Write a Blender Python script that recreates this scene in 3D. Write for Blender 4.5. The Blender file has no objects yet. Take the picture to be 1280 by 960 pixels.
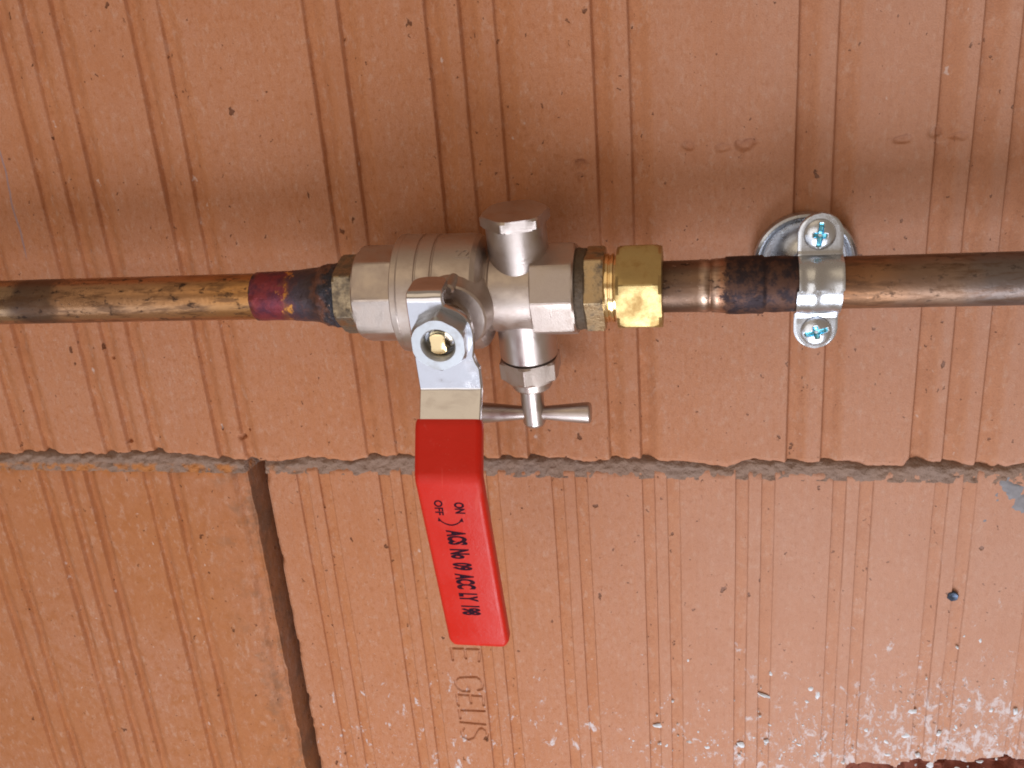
import bpy, bmesh, math, random
import numpy as np
from mathutils import Matrix, Vector

# ------------------------------------------------------------------ camera, world, lamps, exposure
scene = bpy.context.scene
COL = scene.collection
MM = 0.001

cam_data = bpy.data.cameras.new("camera")
cam = bpy.data.objects.new("camera", cam_data)
COL.objects.link(cam)
R3 = ((0.98140546, -0.19188381, 0.00489042), (0.17608953, 0.91017965, 0.37492063), (-0.07639236, -0.36708800, 0.92704402))
rot = Matrix(((R3[0][0], R3[0][2], -R3[0][1]), (R3[1][0], R3[1][2], -R3[1][1]), (R3[2][0], R3[2][2], -R3[2][1])))
cam.matrix_world = Matrix.Translation((0.1071, -0.45646, 0.12308)) @ rot.to_4x4()
cam_data.sensor_width = 36.0
cam_data.lens = 34.367
cam_data.clip_start = 0.01
cam_data.clip_end = 50.0
scene.camera = cam

world = bpy.data.worlds.new("World")
scene.world = world
world.use_nodes = True
bg = world.node_tree.nodes["Background"]
bg.inputs[0].default_value = (0.80, 0.60, 0.43, 1)
bg.inputs[1].default_value = 0.36


def area_lamp(name, loc, target, sx, sy, power, col):
    d = bpy.data.lights.new(name, 'AREA')
    d.shape = 'RECTANGLE'
    d.size, d.size_y = sx, sy
    d.energy = power
    d.color = col
    o = bpy.data.objects.new(name, d)
    COL.objects.link(o)
    o.location = loc
    o.rotation_euler = (Vector(target) - Vector(loc)).to_track_quat('-Z', 'Y').to_euler()
    return o


area_lamp("window_light", (-0.30, -1.25, -0.06), (0.05, 0, -0.03), 0.85, 0.75, 2.3, (1.0, 0.95, 0.90))
area_lamp("low_window_light", (-0.80, -1.25, -0.80), (0, 0, -0.05), 1.6, 0.80, 3.5, (0.74, 0.84, 1.0))
area_lamp("lower_fill_light", (0.22, -0.74, -0.80), (0.22, 0, -0.22), 0.6, 0.55, 8.0, (0.88, 0.92, 1.0))  # added fill lamp that brightens the lower right of the wall, not a window
area_lamp("ceiling_bounce", (-0.30, -0.80, 0.95), (0, 0, 0), 1.0, 0.8, 1.35, (1.0, 0.80, 0.54))

vs = scene.view_settings
vs.view_transform = 'Standard'
vs.look = 'None'
vs.exposure = 0.30
vs.gamma = 1.0
vs.use_curve_mapping = False
scene.render.engine = 'CYCLES'
scene.cycles.max_bounces = 6
scene.cycles.filter_width = 1.9


# ------------------------------------------------------------------ helpers: noise
def vnoise1(x, scale, seed):
    r = np.random.RandomState(seed).rand(4096) * 2 - 1
    u = np.asarray(x) / scale + 1000.0
    i = np.floor(u).astype(int)
    f = u - i
    f = f * f * (3 - 2 * f)
    return r[i % 4096] * (1 - f) + r[(i + 1) % 4096] * f


def vnoise2(x, y, scale, seed):
    r = np.random.RandomState(seed).rand(256, 256) * 2 - 1
    u = np.asarray(x) / scale + 500.0
    v = np.asarray(y) / scale + 500.0
    i = np.floor(u).astype(int)
    j = np.floor(v).astype(int)
    f = u - i
    g = v - j
    f = f * f * (3 - 2 * f)
    g = g * g * (3 - 2 * g)
    a = r[i % 256, j % 256]
    b = r[(i + 1) % 256, j % 256]
    c = r[i % 256, (j + 1) % 256]
    d = r[(i + 1) % 256, (j + 1) % 256]
    return (a * (1 - f) + b * f) * (1 - g) + (c * (1 - f) + d * f) * g


def fbm2(x, y, scale, seed, oct=4):
    t = 0
    a = 1.0
    for k in range(oct):
        t = t + a * vnoise2(x, y, scale / 2 ** k, seed + 17 * k)
        a *= 0.5
    return t


def sstep(a, b, x):
    t = np.clip((x - a) / (b - a), 0, 1)
    return t * t * (3 - 2 * t)


# ------------------------------------------------------------------ helpers: materials
class NT:
    def __init__(self, name):
        self.m = bpy.data.materials.new(name)
        self.m.use_nodes = True
        self.t = self.m.node_tree
        self.b = self.t.nodes["Principled BSDF"]
        self.tc = self.n('ShaderNodeTexCoord')
        self.P = self.tc.outputs['Object']

    def n(self, typ, **kw):
        nd = self.t.nodes.new(typ)
        for k, v in kw.items():
            setattr(nd, k, v)
        return nd

    def set(self, sock, v):
        if hasattr(v, 'is_linked') or isinstance(v, bpy.types.NodeSocket):
            self.t.links.new(v, sock)
        else:
            if isinstance(v, tuple) and len(v) == 3 and sock.type == 'RGBA':
                v = (*v, 1)
            sock.default_value = v

    def mapping(self, scale=(1, 1, 1), loc=(0, 0, 0), vec=None):
        nd = self.n('ShaderNodeMapping')
        self.set(nd.inputs['Vector'], vec or self.P)
        nd.inputs['Scale'].default_value = scale
        nd.inputs['Location'].default_value = loc
        return nd.outputs[0]

    def noise(self, scale, detail=3, rough=0.55, vec=None, dist=0.0):
        nd = self.n('ShaderNodeTexNoise')
        self.set(nd.inputs['Vector'], vec or self.P)
        nd.inputs['Scale'].default_value = scale
        nd.inputs['Detail'].default_value = detail
        nd.inputs['Roughness'].default_value = rough
        nd.inputs['Distortion'].default_value = dist
        return nd.outputs['Fac']

    def voronoi(self, scale, vec=None, rnd=1.0):
        nd = self.n('ShaderNodeTexVoronoi')
        self.set(nd.inputs['Vector'], vec or self.P)
        nd.inputs['Scale'].default_value = scale
        nd.inputs['Randomness'].default_value = rnd
        return nd.outputs['Distance'], nd.outputs['Color']

    def ramp(self, fac, stops, interp='LINEAR'):
        nd = self.n('ShaderNodeValToRGB')
        self.set(nd.inputs[0], fac)
        cr = nd.color_ramp
        cr.interpolation = interp
        while len(cr.elements) < len(stops):
            cr.elements.new(0.5)
        for e, (p, c) in zip(cr.elements, stops):
            e.position = p
            e.color = (*c, 1) if isinstance(c, tuple) else (c, c, c, 1)
        return nd.outputs[0]

    def math(self, op, a, b=0.0, c=0.0, clamp=False):
        nd = self.n('ShaderNodeMath', operation=op)
        nd.use_clamp = clamp
        for s, v in zip(nd.inputs, (a, b, c)):
            self.set(s, v)
        return nd.outputs[0]

    def maprange(self, v, a, b, c=0.0, d=1.0):
        nd = self.n('ShaderNodeMapRange')
        nd.interpolation_type = 'SMOOTHSTEP'
        for s, x in zip(nd.inputs, (v, a, b, c, d)):
            self.set(s, x)
        return nd.outputs[0]

    def mix(self, fac, a, b, mode='MIX'):
        nd = self.n('ShaderNodeMix')
        nd.data_type = 'RGBA'
        nd.blend_type = mode
        self.set(nd.inputs[0], fac)
        self.set(nd.inputs[6], a)
        self.set(nd.inputs[7], b)
        return nd.outputs[2]

    def sep(self, vec=None):
        nd = self.n('ShaderNodeSeparateXYZ')
        self.set(nd.inputs[0], vec or self.P)
        return nd.outputs

    def attr(self, name):
        nd = self.n('ShaderNodeAttribute')
        nd.attribute_name = name
        return nd.outputs['Fac']

    def bump(self, h, strength=0.3, dist=0.001, normal=None):
        nd = self.n('ShaderNodeBump')
        nd.inputs['Strength'].default_value = strength
        nd.inputs['Distance'].default_value = dist
        self.set(nd.inputs['Height'], h)
        if normal is not None:
            self.set(nd.inputs['Normal'], normal)
        self.t.links.new(nd.outputs[0], self.b.inputs['Normal'])
        return nd.outputs[0]

    def out(self, col=None, rough=None, metal=None, spec=None):
        for k, v in (('Base Color', col), ('Roughness', rough), ('Metallic', metal), ('Specular IOR Level', spec)):
            if v is not None:
                self.set(self.b.inputs[k], v)
        return self.m


def brick_material(name, ochre, plaster):
    k = NT(name)
    big = k.noise(9, 4, 0.6)
    streak = k.noise(1.0, 4, 0.6, vec=k.mapping((420, 420, 9)))
    fine = k.noise(1500, 2, 0.6)
    mid = k.noise(120, 4, 0.65)
    pink = (0.465, 0.218, 0.126)
    orange = (0.475, 0.185, 0.068)
    if ochre:
        pink = (0.440, 0.203, 0.116)
        orange = (0.415, 0.165, 0.064)
    c = k.mix(k.maprange(big, 0.35, 0.65), pink, orange if ochre else (0.470, 0.207, 0.108))
    c = k.mix(k.math('MULTIPLY', k.maprange(streak, 0.42, 0.72), 0.34), c, orange)
    c = k.mix(k.math('MULTIPLY', k.maprange(mid, 0.46, 0.68), 0.75 if ochre else 0.18), c, (0.38, 0.140, 0.045) if ochre else (0.50, 0.26, 0.19))
    # grooves stay free of the pale dust that lies on the lands
    c = k.mix(k.math('MULTIPLY', k.attr('groove'), 0.50), c, (0.458, 0.180, 0.066))
    c = k.mix(k.maprange(k.noise(420, 3, 0.7, vec=k.mapping((1, 1, 0.7), loc=(4, 4, 4))), 0.48, 0.70, 0.0, 0.60), c, (0.36, 0.128, 0.045))
    c = k.mix(k.maprange(k.noise(300, 4, 0.7, vec=k.mapping((1, 1, 0.55), loc=(9, 2, 6))), 0.50, 0.72, 0.0, 0.55), c, (0.54, 0.34, 0.25))
    c = k.mix(k.maprange(k.noise(38, 4, 0.65, vec=k.mapping((1, 1, 0.6), loc=(1, 8, 3))), 0.45, 0.70, 0.0, 0.45), c, (0.41, 0.155, 0.062))
    c = k.mix(k.maprange(fine, 0.25, 0.75, 0.0, 0.40), c, (0.30, 0.12, 0.06))
    # small brown pits, some stretched along the extrusion
    wn = k.n('ShaderNodeTexNoise')
    k.set(wn.inputs['Vector'], k.P)
    wn.inputs['Scale'].default_value = 260
    wn.inputs['Detail'].default_value = 3
    wv = k.n('ShaderNodeVectorMath', operation='MULTIPLY_ADD')
    k.set(wv.inputs[0], wn.outputs['Color'])
    wv.inputs[1].default_value = (0.0055, 0.0055, 0.0075)
    k.set(wv.inputs[2], k.P)
    W = wv.outputs[0]
    dv, cv = k.voronoi(150, vec=k.mapping((1, 1, 0.62), vec=W))
    sx = k.sep(cv)
    wob = k.math('MULTIPLY', k.math('SUBTRACT', k.noise(700, 2), 0.5), 0.14)
    rad = k.math('MULTIPLY', k.math('POWER', k.maprange(sx[0], 0.80, 1.0), 2.0), 0.17)
    pit = k.maprange(k.math('SUBTRACT', k.math('ADD', dv, wob), rad), -0.05, 0.03, 1.0, 0.0)
    pit = k.math('MULTIPLY', pit, k.math('GREATER_THAN', sx[0], 0.82))
    dv2, cv2 = k.voronoi(420, vec=k.mapping((1, 1, 0.75), loc=(3.1, 0, 1.7), vec=W))
    sx2 = k.sep(cv2)
    pit2 = k.math('MULTIPLY', k.maprange(k.math('SUBTRACT', dv2, k.math('MULTIPLY', sx2[1], 0.2)), -0.04, 0.06, 1.0, 0.0), k.math('GREATER_THAN', sx2[0], 0.86))
    pits = k.math('MAXIMUM', pit, k.math('MULTIPLY', pit2, 0.8))
    c = k.mix(k.math('MULTIPLY', pits, 0.8), c, (0.10, 0.032, 0.014))
    # white lime specks
    dw, cw = k.voronoi(170, vec=k.mapping((1, 1, 0.8), loc=(7.7, 0, 2.3), vec=W))
    sw = k.sep(cw)
    spk = k.math('MULTIPLY', k.maprange(k.math('SUBTRACT', k.math('ADD', dw, wob), k.math('MULTIPLY', k.math('POWER', sw[1], 2.5), 0.2)), -0.05, 0.06, 1.0, 0.0), k.math('GREATER_THAN', sw[0], 0.84))
    c = k.mix(k.math('MULTIPLY', spk, 0.55), c, (0.62, 0.52, 0.48))
    h = k.math('ADD', k.math('MULTIPLY', fine, 0.25), k.math('MULTIPLY', streak, 0.22))
    h = k.math('SUBTRACT', k.math('ADD', h, k.math('MULTIPLY', mid, 0.3)), k.math('MULTIPLY', pits, 0.9))
    rough = 0.86
    if plaster:
        X = k.sep()
        # splashes of plaster, denser towards the chipped foot of the brick
        den = k.math('ADD', k.maprange(X[2], -0.17, -0.30), k.math('MULTIPLY', k.maprange(X[0], 0.05, 0.26), 0.9))
        den = k.math('MULTIPLY', den, k.maprange(X[2], -0.06, -0.27))
        n1 = k.noise(330, 4, 0.72, vec=k.mapping((1, 1, 0.7)), dist=0.5)
        n2 = k.noise(130, 5, 0.72, vec=k.mapping((1, 1, 0.7), loc=(1, 2, 3)), dist=0.4)
        thr = k.math('SUBTRACT', 0.745, k.math('MULTIPLY', den, 0.115))
        pm = k.math('MAXIMUM', k.maprange(k.math('SUBTRACT', n1, k.math('ADD', thr, 0.045)), -0.05, 0.06), k.maprange(k.math('SUBTRACT', n2, k.math('ADD', thr, -0.005)), -0.05, 0.06))
        # long thin scratches of it
        n3 = k.noise(60, 3, 0.6, vec=k.mapping((2.2, 1, 0.5), loc=(5, 1, 9)), dist=1.6)
        ln = k.math('MULTIPLY', k.maprange(k.math('ABSOLUTE', k.math('SUBTRACT', n3, 0.5)), 0.0, 0.012, 1, 0), k.maprange(k.math('MULTIPLY', den, k.noise(35, 2)), 0.5, 0.85))
        pm = k.math('MAXIMUM', pm, k.math('MULTIPLY', ln, 0.7))
        c = k.mix(k.math('MULTIPLY', pm, 0.62), c, (0.68, 0.74, 0.82))
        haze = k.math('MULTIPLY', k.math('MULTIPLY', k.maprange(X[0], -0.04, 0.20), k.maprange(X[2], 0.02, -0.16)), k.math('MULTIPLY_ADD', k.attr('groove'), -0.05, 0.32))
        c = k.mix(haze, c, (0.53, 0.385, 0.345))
        h = k.math('ADD', h, k.math('MULTIPLY', pm, 0.15))
        # broken clay where the corner is chipped off
        c = k.mix(k.attr('broken'), c, k.mix(k.noise(300, 3), (0.26, 0.075, 0.04), (0.13, 0.04, 0.03)))
    else:
        X = k.sep()
        px = k.math('ADD', X[0], k.math('ADD', 0.2478, k.math('MULTIPLY', k.math('SUBTRACT', k.noise(30, 2), 0.5), 0.006)))
        pl = k.math('MULTIPLY', k.maprange(k.math('ABSOLUTE', px), 0.0002, 0.0008, 1.0, 0.0), k.math('MULTIPLY', k.maprange(X[2], 0.010, 0.02), k.maprange(X[2], 0.085, 0.07)))
        c = k.mix(k.math('MULTIPLY', pl, 0.55), c, (0.20, 0.21, 0.28))
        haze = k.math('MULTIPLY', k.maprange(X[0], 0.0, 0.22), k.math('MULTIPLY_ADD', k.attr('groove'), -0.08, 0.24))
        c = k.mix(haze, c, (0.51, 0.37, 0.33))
    if ochre:
        X = k.sep()
        cr = k.math('MULTIPLY', k.maprange(X[2], -0.122, -0.111), k.maprange(k.noise(160, 4, 0.7), 0.42, 0.60))
        c = k.mix(k.math('MULTIPLY', cr, 0.8), c, (0.42, 0.14, 0.028))
        dk = k.math('MULTIPLY', k.maprange(X[0], -0.185, -0.150), k.maprange(k.noise(55, 4, 0.7), 0.48, 0.66))
        c = k.mix(k.math('MULTIPLY', dk, 0.5), c, (0.17, 0.105, 0.07))
    k.bump(h, 0.85, 0.0011)
    return k.out(c, rough, 0.0, 0.25)


MAT = {}
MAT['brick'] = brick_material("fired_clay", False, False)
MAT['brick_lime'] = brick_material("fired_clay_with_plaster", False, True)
MAT['brick_ochre'] = brick_material("fired_clay_ochre", True, False)


def mortar_material():
    k = NT("cement_mortar")
    n = k.noise(260, 5, 0.7)
    n2 = k.noise(40, 3)
    c = k.mix(n, (0.19, 0.115, 0.082), (0.35, 0.245, 0.195))
    c = k.mix(k.maprange(n2, 0.4, 0.7, 0, 0.5), c, (0.26, 0.195, 0.17))
    X = k.sep()
    c = k.mix(k.math('MULTIPLY', k.math('MULTIPLY', k.maprange(X[2], -0.1080, -0.1105), k.maprange(X[0], -0.10, -0.16)), k.maprange(k.noise(110, 4), 0.42, 0.6)), c, (0.42, 0.17, 0.06))
    k.bump(k.math('ADD', n, k.math('MULTIPLY', k.noise(900, 2), 0.5)), 0.9, 0.0015)
    return k.out(c, 0.95, 0, 0.15)


MAT['mortar'] = mortar_material()
k = NT("dried_cement")
MAT['cement'] = k.out(k.mix(k.noise(300, 4), (0.17, 0.165, 0.18), (0.30, 0.295, 0.32)), 0.95, 0, 0.15)


def plain_metal(name, col, rough, grain=0.0, grain_scale=2500, smudge=0.0, dark=None, metal=1.0, streak=None):
    k = NT(name)
    n = k.noise(grain_scale, 2, 0.6)
    b = k.noise(140, 4, 0.65)
    c = col
    if dark:
        c = k.mix(k.maprange(b, 0.45, 0.78, 0.0, smudge), col, dark)
    r = k.maprange(b, 0.3, 0.7, rough * 0.8, rough * 1.25)
    if streak:
        n = k.noise(1.0, 3, 0.6, vec=k.mapping(streak))
    if grain:
        k.bump(n, grain, 0.0002)
    return k.out(c, r, metal)


MAT['nickel'] = plain_metal("satin_nickel_plate", (0.50, 0.435, 0.40), 0.42, 0.4, 1700, 0.5, (0.46, 0.37, 0.32))
MAT['nickel_turned'] = plain_metal("turned_nickel_plate", (0.50, 0.445, 0.425), 0.36, 0.2, 2600, 0.4, (0.45, 0.38, 0.35), streak=(200, 200, 2600))
k = NT("polished_chrome")
sm = k.noise(70, 4, 0.6, dist=0.5)
k.bump(k.math('ADD', k.noise(55, 2, 0.5), k.math('MULTIPLY', k.noise(1.0, 3, 0.6, vec=k.mapping((1500, 60, 60))), 0.03)), 0.30, 0.0035)
MAT['chrome'] = k.out(k.mix(k.maprange(sm, 0.5, 0.75, 0.0, 0.5), (0.58, 0.58, 0.62), (0.45, 0.42, 0.43)), k.maprange(sm, 0.35, 0.7, 0.10, 0.22), 1.0)
MAT['zinc'] = plain_metal("zinc_plate", (0.55, 0.58, 0.63), 0.28, 0.25, 1100, 0.5, (0.40, 0.40, 0.42))
MAT['zinc_blue_reflect'] = plain_metal("zinc_with_blue_reflection", (0.16, 0.55, 0.74), 0.25, 0.1, 1500)  # screw recess: bluish zinc with the blue reflection painted into its colour
MAT['nut_zinc'] = plain_metal("matt_zinc_nut", (0.47, 0.50, 0.54), 0.46, 0.3, 2000, 0.5, (0.34, 0.33, 0.33))
MAT['brass'] = plain_metal("yellow_brass", (0.50, 0.37, 0.165), 0.46, 0.3, 1500, 0.7, (0.34, 0.19, 0.06))
MAT['brass_bright'] = plain_metal("bright_brass", (0.83, 0.63, 0.34), 0.16, 0.1, 2000, 0.2, (0.6, 0.4, 0.15))


def dirty_brass(name, amount):
    k = NT(name)
    b = k.noise(180, 5, 0.7)
    s = k.noise(520, 3, 0.7, dist=1.0)
    m = k.maprange(b, 0.62 - amount * 0.3, 0.70)
    c = k.mix(m, (0.50, 0.37, 0.22) if amount < 0.8 else (0.36, 0.29, 0.20), (0.12, 0.095, 0.075))
    c = k.mix(k.maprange(s, 0.62, 0.72, 0.0, 0.7), c, (0.06, 0.05, 0.04))
    k.bump(k.math('ADD', b, s), 0.35, 0.0006)
    return k.out(c, k.maprange(b, 0.3, 0.7, 0.32, 0.6), k.maprange(b, 0.4, 0.75, 1.0, 0.55))


MAT['brass_dirty'] = dirty_brass("flux_stained_brass", 0.6)
MAT['brass_sooty'] = dirty_brass("sooty_brass", 0.95)


def gasket_material():
    k = NT("thread_sealant")
    n = k.noise(500, 4, 0.7)
    k.bump(n, 0.8, 0.001)
    return k.out(k.mix(n, (0.025, 0.018, 0.012), (0.16, 0.11, 0.07)), 0.6, 0.1)


MAT['sealant'] = gasket_material()


def ramp_x(k, x0, x1, stops, amp, nscale):
    """colour along the pipe (object X), its borders wobbling with noise"""
    X = k.sep()[0]
    w = k.math('MULTIPLY', k.math('SUBTRACT', k.noise(nscale, 3, 0.6), 0.5), amp)
    f = k.maprange
    nd = k.n('ShaderNodeMapRange')
    for s, v in zip(nd.inputs, (k.math('ADD', X, w), x0, x1, 0.0, 1.0)):
        k.set(s, v)
    return k.ramp(nd.outputs[0], [((p - x0) / (x1 - x0), c) for p, c in stops])


def copper_material(name, x0, x1, cols, rough_stops, spots, amp=0.014, blot=0.35, fleck=0.15, char=None):
    k = NT(name)
    c = ramp_x(k, x0, x1, cols, amp, 60)
    r = ramp_x(k, x0, x1, rough_stops, amp, 60)
    rr = k.n('ShaderNodeSeparateColor')
    k.set(rr.inputs[0], r)
    lon = k.noise(1.0, 4, 0.65, vec=k.mapping((55, 260, 260)))
    c = k.mix(k.maprange(lon, 0.46, 0.64, 0.0, blot), c, (0.13, 0.07, 0.042))
    sp = k.noise(1.0, 5, 0.72, vec=k.mapping((190, 330, 330), loc=(2, 4, 1)))
    sp = k.math('MULTIPLY', k.maprange(sp, 0.56, 0.66), spots)
    c = k.mix(sp, c, (0.035, 0.022, 0.020))
    fl = k.math('MULTIPLY', k.maprange(k.noise(1.0, 4, 0.75, vec=k.mapping((420, 520, 520), loc=(6, 1, 2))), 0.62, 0.72), fleck)
    c = k.mix(fl, c, (0.62, 0.50, 0.42))
    if char:
        w = k.math('ADD', k.sep()[0], k.math('MULTIPLY', k.math('SUBTRACT', k.noise(120, 4, 0.65), 0.5), 0.014))
        cm = k.maprange(w, char - 0.0006, char + 0.0006)
        b1 = k.mix(k.maprange(k.noise(160, 4, 0.7, vec=k.mapping(loc=(5, 5, 5))), 0.42, 0.62), (0.045, 0.034, 0.040), (0.12, 0.066, 0.052))
        c = k.mix(cm, c, b1)
        sp = k.math('ADD', sp, k.math('MULTIPLY', cm, k.noise(200, 4, 0.7)))
    k.bump(k.math('ADD', k.noise(400, 4, 0.6), k.math('MULTIPLY', sp, 0.5)), 0.22, 0.0006)
    return k.out(c, k.math('ADD', rr.outputs[0], k.math('MULTIPLY', sp, 0.2)), 0.92)


COPPER, DULL, DARK = (0.60, 0.30, 0.125), (0.42, 0.25, 0.155), (0.13, 0.085, 0.065)
MAT['copper_left'] = copper_material("copper_left", -0.42, -0.09, [
    (-0.42, (0.40, 0.255, 0.15)), (-0.235, (0.42, 0.275, 0.165)), (-0.222, DARK), (-0.205, (0.17, 0.105, 0.07)),
    (-0.196, (0.44, 0.25, 0.14)), (-0.15, (0.47, 0.26, 0.135)), (-0.105, (0.45, 0.23, 0.09))],
    [(-0.42, 0.20), (-0.235, 0.21), (-0.215, 0.42), (-0.19, 0.27), (-0.09, 0.30)], 0.85, 0.03, 0.75)
MAT['copper_right'] = copper_material("copper_right", 0.14, 0.45, [
    (0.14, (0.15, 0.085, 0.06)), (0.165, (0.25, 0.12, 0.06)), (0.178, (0.31, 0.165, 0.09)), (0.192, (0.24, 0.15, 0.105)), (0.208, (0.27, 0.18, 0.13)),
    (0.222, (0.20, 0.162, 0.15)), (0.45, (0.22, 0.178, 0.165))],
    [(0.14, 0.5), (0.18, 0.48), (0.21, 0.48), (0.23, 0.44), (0.45, 0.44)], 0.55, 0.03, 0.7)
MAT['copper_tail'] = copper_material("copper_tail", 0.085, 0.15, [
    (0.085, (0.10, 0.06, 0.04)), (0.097, (0.15, 0.095, 0.07)), (0.105, (0.21, 0.13, 0.09)), (0.108, (0.50, 0.37, 0.29)), (0.1105, (0.24, 0.14, 0.095)), (0.1125, (0.42, 0.29, 0.22)),
    (0.115, (0.36, 0.19, 0.12)), (0.117, (0.24, 0.135, 0.09)), (0.15, (0.20, 0.11, 0.08))],
    [(0.085, 0.42), (0.105, 0.42), (0.109, 0.3), (0.115, 0.40), (0.118, 0.50), (0.15, 0.52)], 0.8, 0.0022, 0.45, 0.55, 0.1165)


def burnt_material():
    k = NT("scorched_solder_socket")
    c = ramp_x(k, -0.104, -0.055, [
        (-0.104, (0.22, 0.050, 0.035)), (-0.099, (0.21, 0.032, 0.042)), (-0.0855, (0.22, 0.035, 0.05)), (-0.0835, (0.20, 0.07, 0.04)), (-0.0815, (0.11, 0.045, 0.06)),
        (-0.077, (0.06, 0.045, 0.065)), (-0.068, (0.06, 0.04, 0.045)), (-0.064, (0.17, 0.075, 0.05)), (-0.0615, (0.045, 0.04, 0.05)), (-0.055, (0.03, 0.035, 0.05))], 0.020, 130)
    n = k.noise(420, 5, 0.75, dist=0.8)
    m = k.noise(150, 4, 0.7)
    X = k.sep()[0]
    right = k.maprange(X, -0.072, -0.064)
    c = k.mix(k.math('MULTIPLY', k.maprange(m, 0.5, 0.7), k.maprange(X, -0.088, -0.08, 0.0, 0.55)), c, (0.15, 0.055, 0.04))
    c = k.mix(k.math('MULTIPLY', k.maprange(n, 0.62, 0.70), k.math('MULTIPLY', right, 0.8)), c, (0.60, 0.36, 0.24))
    band = k.maprange(X, -0.082, -0.086)
    c = k.mix(k.math('MULTIPLY', band, k.maprange(k.noise(95, 4, 0.65, vec=k.mapping(loc=(7, 7, 7))), 0.40, 0.62)), c, (0.10, 0.022, 0.045))
    c = k.mix(k.math('MULTIPLY', k.maprange(X, -0.0975, -0.1005), k.maprange(k.noise(150, 3), 0.44, 0.56)), c, (0.03, 0.02, 0.025))  # shadow at the socket's left edge, painted in as dark blotches
    yl = k.math('MULTIPLY', k.maprange(k.math('ABSOLUTE', k.math('ADD', k.math('ADD', X, 0.0825), k.math('MULTIPLY', k.math('SUBTRACT', m, 0.5), 0.022))), 0.0, 0.0022, 1.0, 0.0), k.maprange(k.noise(190, 3, 0.7, vec=k.mapping(loc=(3, 3, 3))), 0.46, 0.58))
    c = k.mix(yl, c, (0.62, 0.27, 0.05))
    k.bump(k.math('ADD', m, k.math('MULTIPLY', k.math('MULTIPLY', n, right), 1.6)), 0.6, 0.0014)
    return k.out(c, k.maprange(m, 0.3, 0.7, 0.30, 0.48), 0.55)


MAT['burnt'] = burnt_material()


def red_vinyl():
    k = NT("red_dipped_vinyl")
    n = k.noise(700, 3, 0.6)
    b = k.noise(60, 3)
    c = k.mix(b, (0.51, 0.013, 0.005), (0.57, 0.018, 0.007))
    k.bump(k.math('ADD', n, k.math('MULTIPLY', k.noise(70, 3), 4.0)), 0.10, 0.0009)
    sc = k.noise(1.0, 4, 0.7, vec=k.mapping((150, 150, 40), loc=(2, 2, 2)), dist=1.2)
    c = k.mix(k.maprange(sc, 0.60, 0.72, 0.0, 0.28), c, (0.62, 0.10, 0.08))
    ds = k.noise(900, 3, 0.7)
    c = k.mix(k.maprange(ds, 0.66, 0.74, 0.0, 0.35), c, (0.40, 0.22, 0.17))
    return k.out(c, k.math('ADD', k.maprange(b, 0.35, 0.65, 0.30, 0.42), k.maprange(sc, 0.5, 0.7, 0.0, 0.14)), 0, 0.24)


MAT['red'] = red_vinyl()
k = NT("black_print")
MAT['print'] = k.out(k.mix(k.maprange(k.noise(900, 3), 0.35, 0.75), (0.012, 0.008, 0.018), (0.06, 0.008, 0.014)), 0.8, 0, 0.05)
k = NT("dark_steel")
MAT['dark_steel'] = k.out(k.mix(k.noise(900, 3), (0.03, 0.035, 0.05), (0.10, 0.14, 0.22)), 0.4, 0.7)


# ------------------------------------------------------------------ helpers: objects and meshes
def empty(name, loc=(0, 0, 0), rx=0.0, label=None, cat=None, group=None):
    o = bpy.data.objects.new(name, None)
    o.empty_display_size = 0.01
    COL.objects.link(o)
    o.location = loc
    o.rotation_euler = (rx, 0, 0)
    if label:
        o['label'] = label
    if cat:
        o['category'] = cat
    if group:
        o['group'] = group
    return o


def link(name, me, mat, parent=None, angle=32, loc=None):
    o = bpy.data.objects.new(name, me)
    if mat:
        me.materials.append(mat)
    COL.objects.link(o)
    o.parent = parent
    if loc:
        o.location = loc
    if angle:
        me.shade_smooth()
        me.set_sharp_from_angle(angle=math.radians(angle))
    return o


def mesh_from(name, V, F):
    me = bpy.data.meshes.new(name)
    me.from_pydata([tuple(v) for v in V], [], [tuple(f) for f in F])
    me.update()
    return me


def rename_mesh(bm, name):
    bmesh.ops.recalc_face_normals(bm, faces=bm.faces)
    me = bpy.data.meshes.new(name)
    bm.to_mesh(me)
    bm.free()
    return me


AX = {'X': lambda a, u, v: (a, -u, v), '-Y': lambda a, u, v: (v, -a, u), 'Z': lambda a, u, v: (v, -u, a), '-Z': lambda a, u, v: (v, -u, -a)}


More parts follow.
